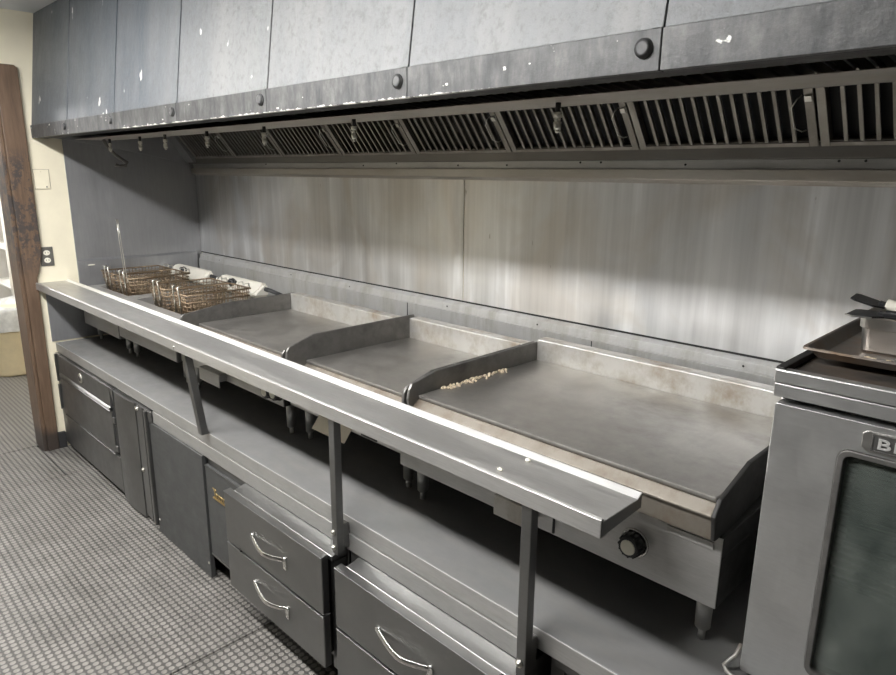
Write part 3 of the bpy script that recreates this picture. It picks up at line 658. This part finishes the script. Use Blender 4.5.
def basket(label, x0, x1, tall=False):
    y0, y1, z0, z1 = -.662, -.335, FZ-.045, FZ+.088
    t = thing('fryer_basket', label, 'fryer basket', ((x0+x1)/2, (y0+y1)/2, FZ), 'wire fryer baskets')
    b = .018; K = 1.35
    def R_(z, i): return [(x0+i, y0+i, z), (x1-i, y0+i, z), (x1-i, y1-i, z), (x0+i, y1-i, z)]
    bm = BM(); tube(bm, R_(z1, 0), .0042, 6, True); tube(bm, R_(z1-.035, .005), .0036, 6, True); tube(bm, R_(z0, b), .0034, 6, True); obj('rim', bm, 'wire', t)
    bm = BM(); nx, ny = 11, 17
    for i in range(1, nx):
        a = i/nx; xt, xb = x0+(x1-x0)*a, x0+b+(x1-x0-2*b)*a
        tube(bm, [(xt, y0, z1), (xb, y0+b, z0), (xb, y1-b, z0), (xt, y1, z1)], .0021, 4)
    for i in range(1, ny):
        a = i/ny; yt, yb_ = y0+(y1-y0)*a, y0+b+(y1-y0-2*b)*a
        tube(bm, [(x0, yt, z1), (x0+b, yb_, z0), (x1-b, yb_, z0), (x1, yt, z1)], .0021, 4)
    for k in range(1, 7):
        a = k/7; tube(bm, R_(z0+(z1-z0)*a, b*(1-a)), .0019, 4, True)
    obj('mesh', bm, 'wire', t)
    # crusted sheet inside the front and bottom
    xm = (x0+x1)/2
    for dx in (-.03, .03):
        bm = BM(); tube(bm, [(xm+dx, y0+.004, z0+.03), (xm+dx, y0-.003, z1-.01), (xm+dx*.9, y0-.006, z1+.030), (xm+dx*.9, y0+.01, z1+.036)], .0038, 6); obj('front_hook', bm, 'zinc', t)
        bm = BM(); tube(bm, [(xm+dx, y1+.002, z1-.02), (xm+dx, y1+.006, z1+.012), (xm+dx, y1+.03, z1+.014), (xm+dx, y1+.034, z1-.01)], .003, 6); obj('rear_hook', bm, 'zinc', t)
    if tall:
        bm = BM(); zt = z1
        for dx in (-.011, .013): tube(bm, [(xm+.05+dx*1.5, y0+.003, zt-.03), (xm+.05+dx*1.3, y0-.002, zt+.02), (xm+.03+dx, y0-.004, zt+.23), (xm+.02+dx*.9, y0-.004, zt+.31)], .0024, 6)
        obj('handle', bm, 'zinc', t, label='long bare wire handle standing up')
    return t
basket('leftmost wire basket with a long handle standing up, in the corner fryer', .115, .322, False)
basket('right wire basket in the corner fryer', .342, .550, True)
basket('left wire basket in the fryer beside the griddle', .80, 1.00)
basket('right wire basket in the fryer beside the griddle', 1.03, 1.235)

# ------------------------------------------------------------------ oven
OX, OY, OX1 = 3.853, -.75, 4.70
ov = thing('convection_oven', 'steel convection oven with a window door at the right edge', 'oven', (4.25, -.43, BT))
bm = BM()
box(bm, OX, OX+.02, OY+.035, -.12, BT+.0005, 1.212); box(bm, OX1-.02, OX1, OY+.035, -.12, BT+.0005, 1.212); box(bm, OX+.02, OX1-.02, -.14, -.12, BT+.0005, 1.212); box(bm, OX+.02, OX1-.02, OY+.035, -.14, BT+.0005, .70); box(bm, OX+.02, OX1-.02, OY+.035, -.14, 1.17, 1.212)
obj('body', bm, 'oven', ov, .003)
bm = BM(); box(bm, OX+.021, OX+.024, OY+.036, -.142, .701, 1.169); box(bm, OX1-.024, OX1-.021, OY+.036, -.142, .701, 1.169); box(bm, OX+.024, OX1-.024, -.146, -.142, .701, 1.169); obj('cavity_lining', bm, plain('baked_enamel', (.09, .10, .095), .4, amt=.5, scale=8), ov)
for z in (.875, 1.0):
    bm = BM(); tube(bm, [(OX+.03, OY+.075, z), (OX1-.03, OY+.075, z), (OX1-.03, -.16, z), (OX+.03, -.16, z)], .006, 6, True)
    for i in range(16): y = OY+.10+i*.03; tube(bm, [(OX+.03, y, z), (OX1-.03, y, z)], .0025, 5)
    obj('rack', bm, 'chrome', ov)
bm = BM(); box(bm, OX-.004, OX1, OY+.002, -.118, 1.2225, 1.247); obj('lower_top_band', bm, 'oven', ov, .002)
bm = BM(); box(bm, OX+.006, OX1, OY+.030, -.12, 1.2125, 1.222); obj('vent_gap', bm, 'dark', ov)
bm = BM(); box(bm, OX-.006, OX1, OY, OY+.022, 1.2485, 1.273); box(bm, OX-.006, OX1, OY+.0221, -.116, 1.2485, 1.262); obj('top_slab', bm, 'oven', ov, .003)
bm = BM(); box(bm, OX-.005, OX+.010, OY+.003, -.118, 1.2625, 1.277); obj('top_rail', bm, 'guard_black', ov, .002)
qbox('top_sheet', 'pan', ov, OX+.012, OX1-.005, OY+.024, -.118, 1.2625, 1.2645)
# door with rounded window
WX0, WX1, WZ0, WZ1 = 3.975, 4.58, .726, 1.150
def rrect(x0, x1, z0, z1, r, n=5):
    P = []
    for (cx, cz, a) in ((x0+r, z0+r, math.pi), (x1-r, z0+r, 1.5*math.pi), (x1-r, z1-r, 0), (x0+r, z1-r, .5*math.pi)):
        P += arc((cx, cz), r, a, a+math.pi/2, n)
    return P
def ring(bm, outer, inner, y0, y1):
    n = len(outer)
    V = [[bm.verts.new((p[0], y, p[1])) for p in L] for L in (outer, inner) for y in (y0, y1)]
    o0, o1, i0, i1 = V
    for k in range(n):
        j = (k+1) % n
        bm.faces.new((o0[k], o0[j], i0[j], i0[k])); bm.faces.new((o1[k], i1[k], i1[j], o1[j])); bm.faces.new((o0[k], o1[k], o1[j], o0[j])); bm.faces.new((i0[k], i0[j], i1[j], i1[k]))
bm = BM(); ring(bm, rrect(OX+.002, OX1, .655, 1.2115, .004), rrect(WX0-.010, WX1+.010, WZ0-.010, WZ1+.010, .018), OY-.001, OY+.034); d = obj('door', bm, 'oven', ov, .002)
bm = BM(); ring(bm, rrect(WX0-.0095, WX1+.0095, WZ0-.0095, WZ1+.0095, .0175), rrect(WX0, WX1, WZ0, WZ1, .012), OY-.005, OY+.030); obj('window_frame', bm, 'guard', d, .0015)
bm = BM(); box(bm, WX0-.003, WX1+.003, OY+.008, OY+.012, WZ0-.003, WZ1+.003); obj('window_glass', bm, 'glass', d)
bm = BM(); prism(bm, [(3.996, 1.196), (4.003, 1.201), (4.325, 1.201), (4.332, 1.196), (4.332, 1.171), (4.325, 1.166), (4.003, 1.166), (3.996, 1.171)], OY-.0035, OY-.0011, 'y'); npl = obj('nameplate', bm, 'box', d, .001)
bm = BM(); ring(bm, rrect(4.010, 4.318, 1.1685, 1.1985, .002), rrect(4.012, 4.316, 1.1705, 1.1965, .002), OY-.0055, OY-.0034); obj('nameplate_border', bm, 'guard', npl)
bm = BM(); box(bm, 4.0125, 4.3155, OY-.0041, OY-.0036, 1.171, 1.196); obj('nameplate_field', bm, 'front', npl)
def text_mesh(name, s, size, loc, mat, parent, ext=.0012, off=.0004, wide=1.5):
    cu = bpy.data.curves.new('t', 'FONT'); cu.body = s; cu.size = size; cu.extrude = ext; cu.offset = off; cu.space_character = 1.12
    o = bpy.data.objects.new('t', cu); C.objects.link(o)
    dg = bpy.context.evaluated_depsgraph_get(); me = bpy.data.meshes.new_from_object(o.evaluated_get(dg))
    bpy.data.objects.remove(o); bm = BM(); bm.from_mesh(me); bpy.data.meshes.remove(me)
    for v in bm.verts: v.co = Vector((v.co.x*wide+loc[0], loc[1]-v.co.z, v.co.y+loc[2]))
    return obj(name, bm, mat, parent)
text_mesh('lettering', 'BLODGETT', .0245, (4.0175, OY-.0046, 1.1752), 'lip', npl)
bm = BM(); tube(bm, [(OX-.010, OY+.030, .688), (OX-.012, OY+.010, .672), (OX-.020, OY-.004, .662), (OX-.026, OY-.005, .652), (OX-.018, OY-.012, .6465), (OX-.006, OY-.018, .6465), (OX+.006, OY-.022, .6465)], .0045, 8)
tag(obj('flexible_cable', bm, 'backguard', None), 'short pale cable curled at the oven foot', 'cable')

# things on the oven
TA = 0.0
def tilt(bm):
    for v in bm.verts:
        y, z = v.co.y+.657, v.co.z-1.2785
        v.co.y, v.co.z = -.657+y*math.cos(TA)-z*math.sin(TA), 1.2785+y*math.sin(TA)+z*math.cos(TA)
pn = thing('sheet_pan', 'blackened sheet pan lying on top of the oven', 'pan', (4.15, -.38, 1.277))
bm = BM(); zb, zr = 1.2785, 1.298; px0, px1, py0, py1 = 3.857, 4.50, -.657, -.17
ou = rrect(px0, px1, py0, py1, .012); 
def rim_ring(bm, rings):
    L = [[bm.verts.new((p[0], p[1], z)) for p in rrect(px0+i, px1-i, py0+i, py1-i, max(.003, .014-i*.3))] for i, z in rings]
    n = len(L[0])
    for A, B in zip(L, L[1:]):
        for k in range(n): bm.faces.new((A[k], A[(k+1) % n], B[(k+1) % n], B[k]))
    return L
L = rim_ring(bm, [(.006, zr-.006), (0, zr-.004), (.001, zr), (.007, zr), (.012, zr-.004), (.024, zb+.0015)]); bm.faces.new(L[-1])
L2 = rim_ring(bm, [(.006, zr-.006), (.010, zr-.006), (.021, zb), ]); bm.faces.new(L2[-1][::-1]); tilt(bm)
obj('tray', bm, 'pan', pn)
bm = BM()
for i in range(26): 
    x = random.uniform(3.92, 4.45); r = random.uniform(.001, .0025); bmesh.ops.create_icosphere(bm, subdivisions=1, radius=r, matrix=Matrix.Translation((x, py0+random.uniform(.001, .006), zr+r*.4)) @ Matrix.Diagonal((3, 1, .7, 1)))
tilt(bm); o = obj('burnt_residue', bm, 'crumb', pn); o['kind'] = 'stuff'
sp = thing('steam_pan', 'deep steel steam pan standing inside the sheet pan', 'pan', (4.1, -.45, 1.28))
bx0, bx1, by0, by1, bz0, bz1 = 3.917, 4.30, -.545, -.33, 1.2805, 1.3495
bm = BM()
Lr = []
for i_, z in ((0, bz1), (.001, 1.328), (.004, 1.326), (.007, bz0+.004), (.011, bz0), (.013, bz0+.002), (.009, bz0+.006), (.006, 1.325), (.003, 1.329), (.002, bz1)):
    Lr.append([bm.verts.new((p[0], p[1], z)) for p in rrect(bx0+i_, bx1-i_, by0+i_, by1-i_, .016)])
nL = len(Lr[0])
for A, B in zip(Lr, Lr[1:]+Lr[:1]):
    if A is Lr[4]: continue
    for k in range(nL):
        f = bm.faces.new((A[k], A[(k+1) % nL], B[(k+1) % nL], B[k]))
bm.faces.new(Lr[4][::-1]); bm.faces.new(Lr[5]); tilt(bm); obj('well', bm, 'box', sp)
bm = BM(); tube(bm, [(p[0], p[1], bz1) for p in rrect(bx0+.001, bx1-.001, by0+.001, by1-.001, .016)], .0028, 8, True); tilt(bm); obj('rolled_rim', bm, 'box', sp)
# two turners lying across the pan rim
def turner(label, zoff, x0, ang, edge, handle_mat, ty, hr):
    t = thing('turner', label, 'turner', (4.0, -.53, bz1+.003), 'turners lying on the steam pan')
    z = bz1+.0034+zoff
    c, s = math.cos(ang), math.sin(ang); o_ = Vector((x0, ty, z))
    def T(bm):
        for v in bm.verts:
            x, y, zz = v.co; v.co = o_+Vector((x*c+y*s*.4-zz*s, y, zz*c+x*s))
        tilt(bm)
    bm = BM(); prism(bm, [(0, -.028), (.008, -.036), (.040, -.034), (.058, -.016), (.058, .016), (.040, .034), (.008, .036), (0, .028)], 0, .0035, 'z'); prism(bm, [(.045, -.010), (.078, -.008), (.078, .008), (.045, .010)], .0005, .009, 'z'); T(bm); obj('blade', bm, 'black', t, .001)
    if edge:
        bm = BM(); prism(bm, [(-.003, -.0275), (.010, -.0385), (.042, -.0355), (.042, -.033), (.010, -.036), (-.0001, -.0275)], -.0005, .0025, 'z'); T(bm); obj('bright_edge', bm, 'box', t)
    bm = BM(); tube(bm, [(.056, 0, .006), (.058, 0, .006), (.064, 0, .0065), (.20, 0, .007), (.23, 0, .007)], hr, 12); T(bm); obj('grip', bm, handle_mat, t, .001)
    return t
turner('lower turner with a bright blade edge and black grip on the steam pan', 0, 3.903, 0.0, True, 'black', -.545, .007)
turner('upper turner with a black tilted blade and cream grip on the steam pan', .026, 3.895, -.24, False, 'white', -.515, .0115)

# ------------------------------------------------------------------ wall plates
t = thing('outlet', 'brown double power outlet with cream sockets on the cream wall', 'power outlet', (.001, -.90, 1.128))
bm = BM(); box(bm, .0005, .006, -.935, -.868, 1.076, 1.182); obj('cover_plate', bm, 'bakelite', t, .002)
for z in (1.108, 1.150):
    bm = BM(); prism(bm, [(p[0]-.9015, p[1]+z) for p in [(.0165*math.cos(a), .0145*math.sin(a)) for a in [i*math.pi/10 for i in range(20)]]], .006, .009); s_ = obj('socket', bm, 'white', t)
    bm = BM()
    for dy in (-.007, .007): box(bm, .009, .0095, -.9015+dy-.0012, -.9015+dy+.0012, z-.003, z+.006)
    obj('slot', bm, 'dark', s_)
t = thing('blank_plate', 'painted-over blank wall plate above the outlet', 'wall plate', (.001, -.875, 1.55))
bm = BM(); box(bm, .0005, .005, -.912, -.838, 1.499, 1.602); obj('cover_plate', bm, 'cream', t, .0025)
bm = BM(); box(bm, .0003, .0015, -.9145, -.8355, 1.4965, 1.6045); obj('grime_edge', bm, plain('grimy_edge', (.42, .37, .28), .7), t)
for z in (1.510, 1.592):
    bm = BM(); sphere(bm, (.005, -.856 if z < 1.55 else -.875, z), .004, .5, 1, 1, 8, 6); obj('screw', bm, 'dark' if z < 1.55 else 'cream', t)
bm = BM(); box(bm, .0232, .0252, -.70, -.665, 1.062, 1.068); tag(obj('label_tag', bm, 'white', None), 'small white tag on the left end wall panel above the fryer', 'tag')

# ------------------------------------------------------------------ seen through the doorway
t = thing('trash_bin', 'pale yellow bin lined with a cloudy plastic bag beyond the doorway', 'bin', (-1.95, -.74, 0))
bm = BM(); L = []
for z, s in ((.0005, .17), (.02, .185), (.50, .225), (.505, .232), (.52, .232)):
    L.append([bm.verts.new((-1.95+p[0], -.74+p[1], z)) for p in [(s*math.cos(a)*1.0, s*math.sin(a)) for a in [2*math.pi*i/28 for i in range(28)]]])
for A, B in zip(L, L[1:]):
    for k in range(28): f = bm.faces.new((A[k], A[(k+1) % 28], B[(k+1) % 28], B[k])); f.smooth = True
bm.faces.new(L[0][::-1]); bm.faces.new(L[-1]); obj('tub', bm, 'bin', t)
bm = BM(); L = []; random.seed(5)
for z, s in ((.36, .238), (.42, .246), (.50, .245), (.545, .242), (.57, .225), (.52, .20)):
    L.append([bm.verts.new((-1.95+s*(1+random.uniform(-.03, .03))*math.cos(a), -.74+s*(1+random.uniform(-.03, .03))*math.sin(a), z+random.uniform(-.02, .02))) for a in [2*math.pi*i/28 for i in range(28)]])
for A, B in zip(L, L[1:]):
    for k in range(28): f = bm.faces.new((A[k], A[(k+1) % 28], B[(k+1) % 28], B[k])); f.smooth = True
obj('liner_bag', bm, 'bag', t, label='cloudy plastic bag folded over the rim')
t = thing('wire_rack', 'white coated wire shelving rack behind the bin in the far room', 'shelving rack', (-2.6, -.45, 0))
for (x, y) in ((-2.25, -.62), (-2.25, -.12), (-2.95, -.62), (-2.95, -.12)):
    bm = BM(); cyl(bm, (x, y, .0005), (x, y, 1.9), .016, None, 12); obj('upright', bm, 'rack', t)
for z in (.62, .95, 1.25, 1.62):
    bm = BM(); tube(bm, [(-2.25, -.62, z), (-2.25, -.12, z), (-2.95, -.12, z), (-2.95, -.62, z)], .012, 8, True)
    for i in range(1, 16): x = -2.25-.7*i/16; tube(bm, [(x, -.62, z), (x, -.12, z)], .005, 5)
    obj('wire_shelf', bm, 'rack', t)
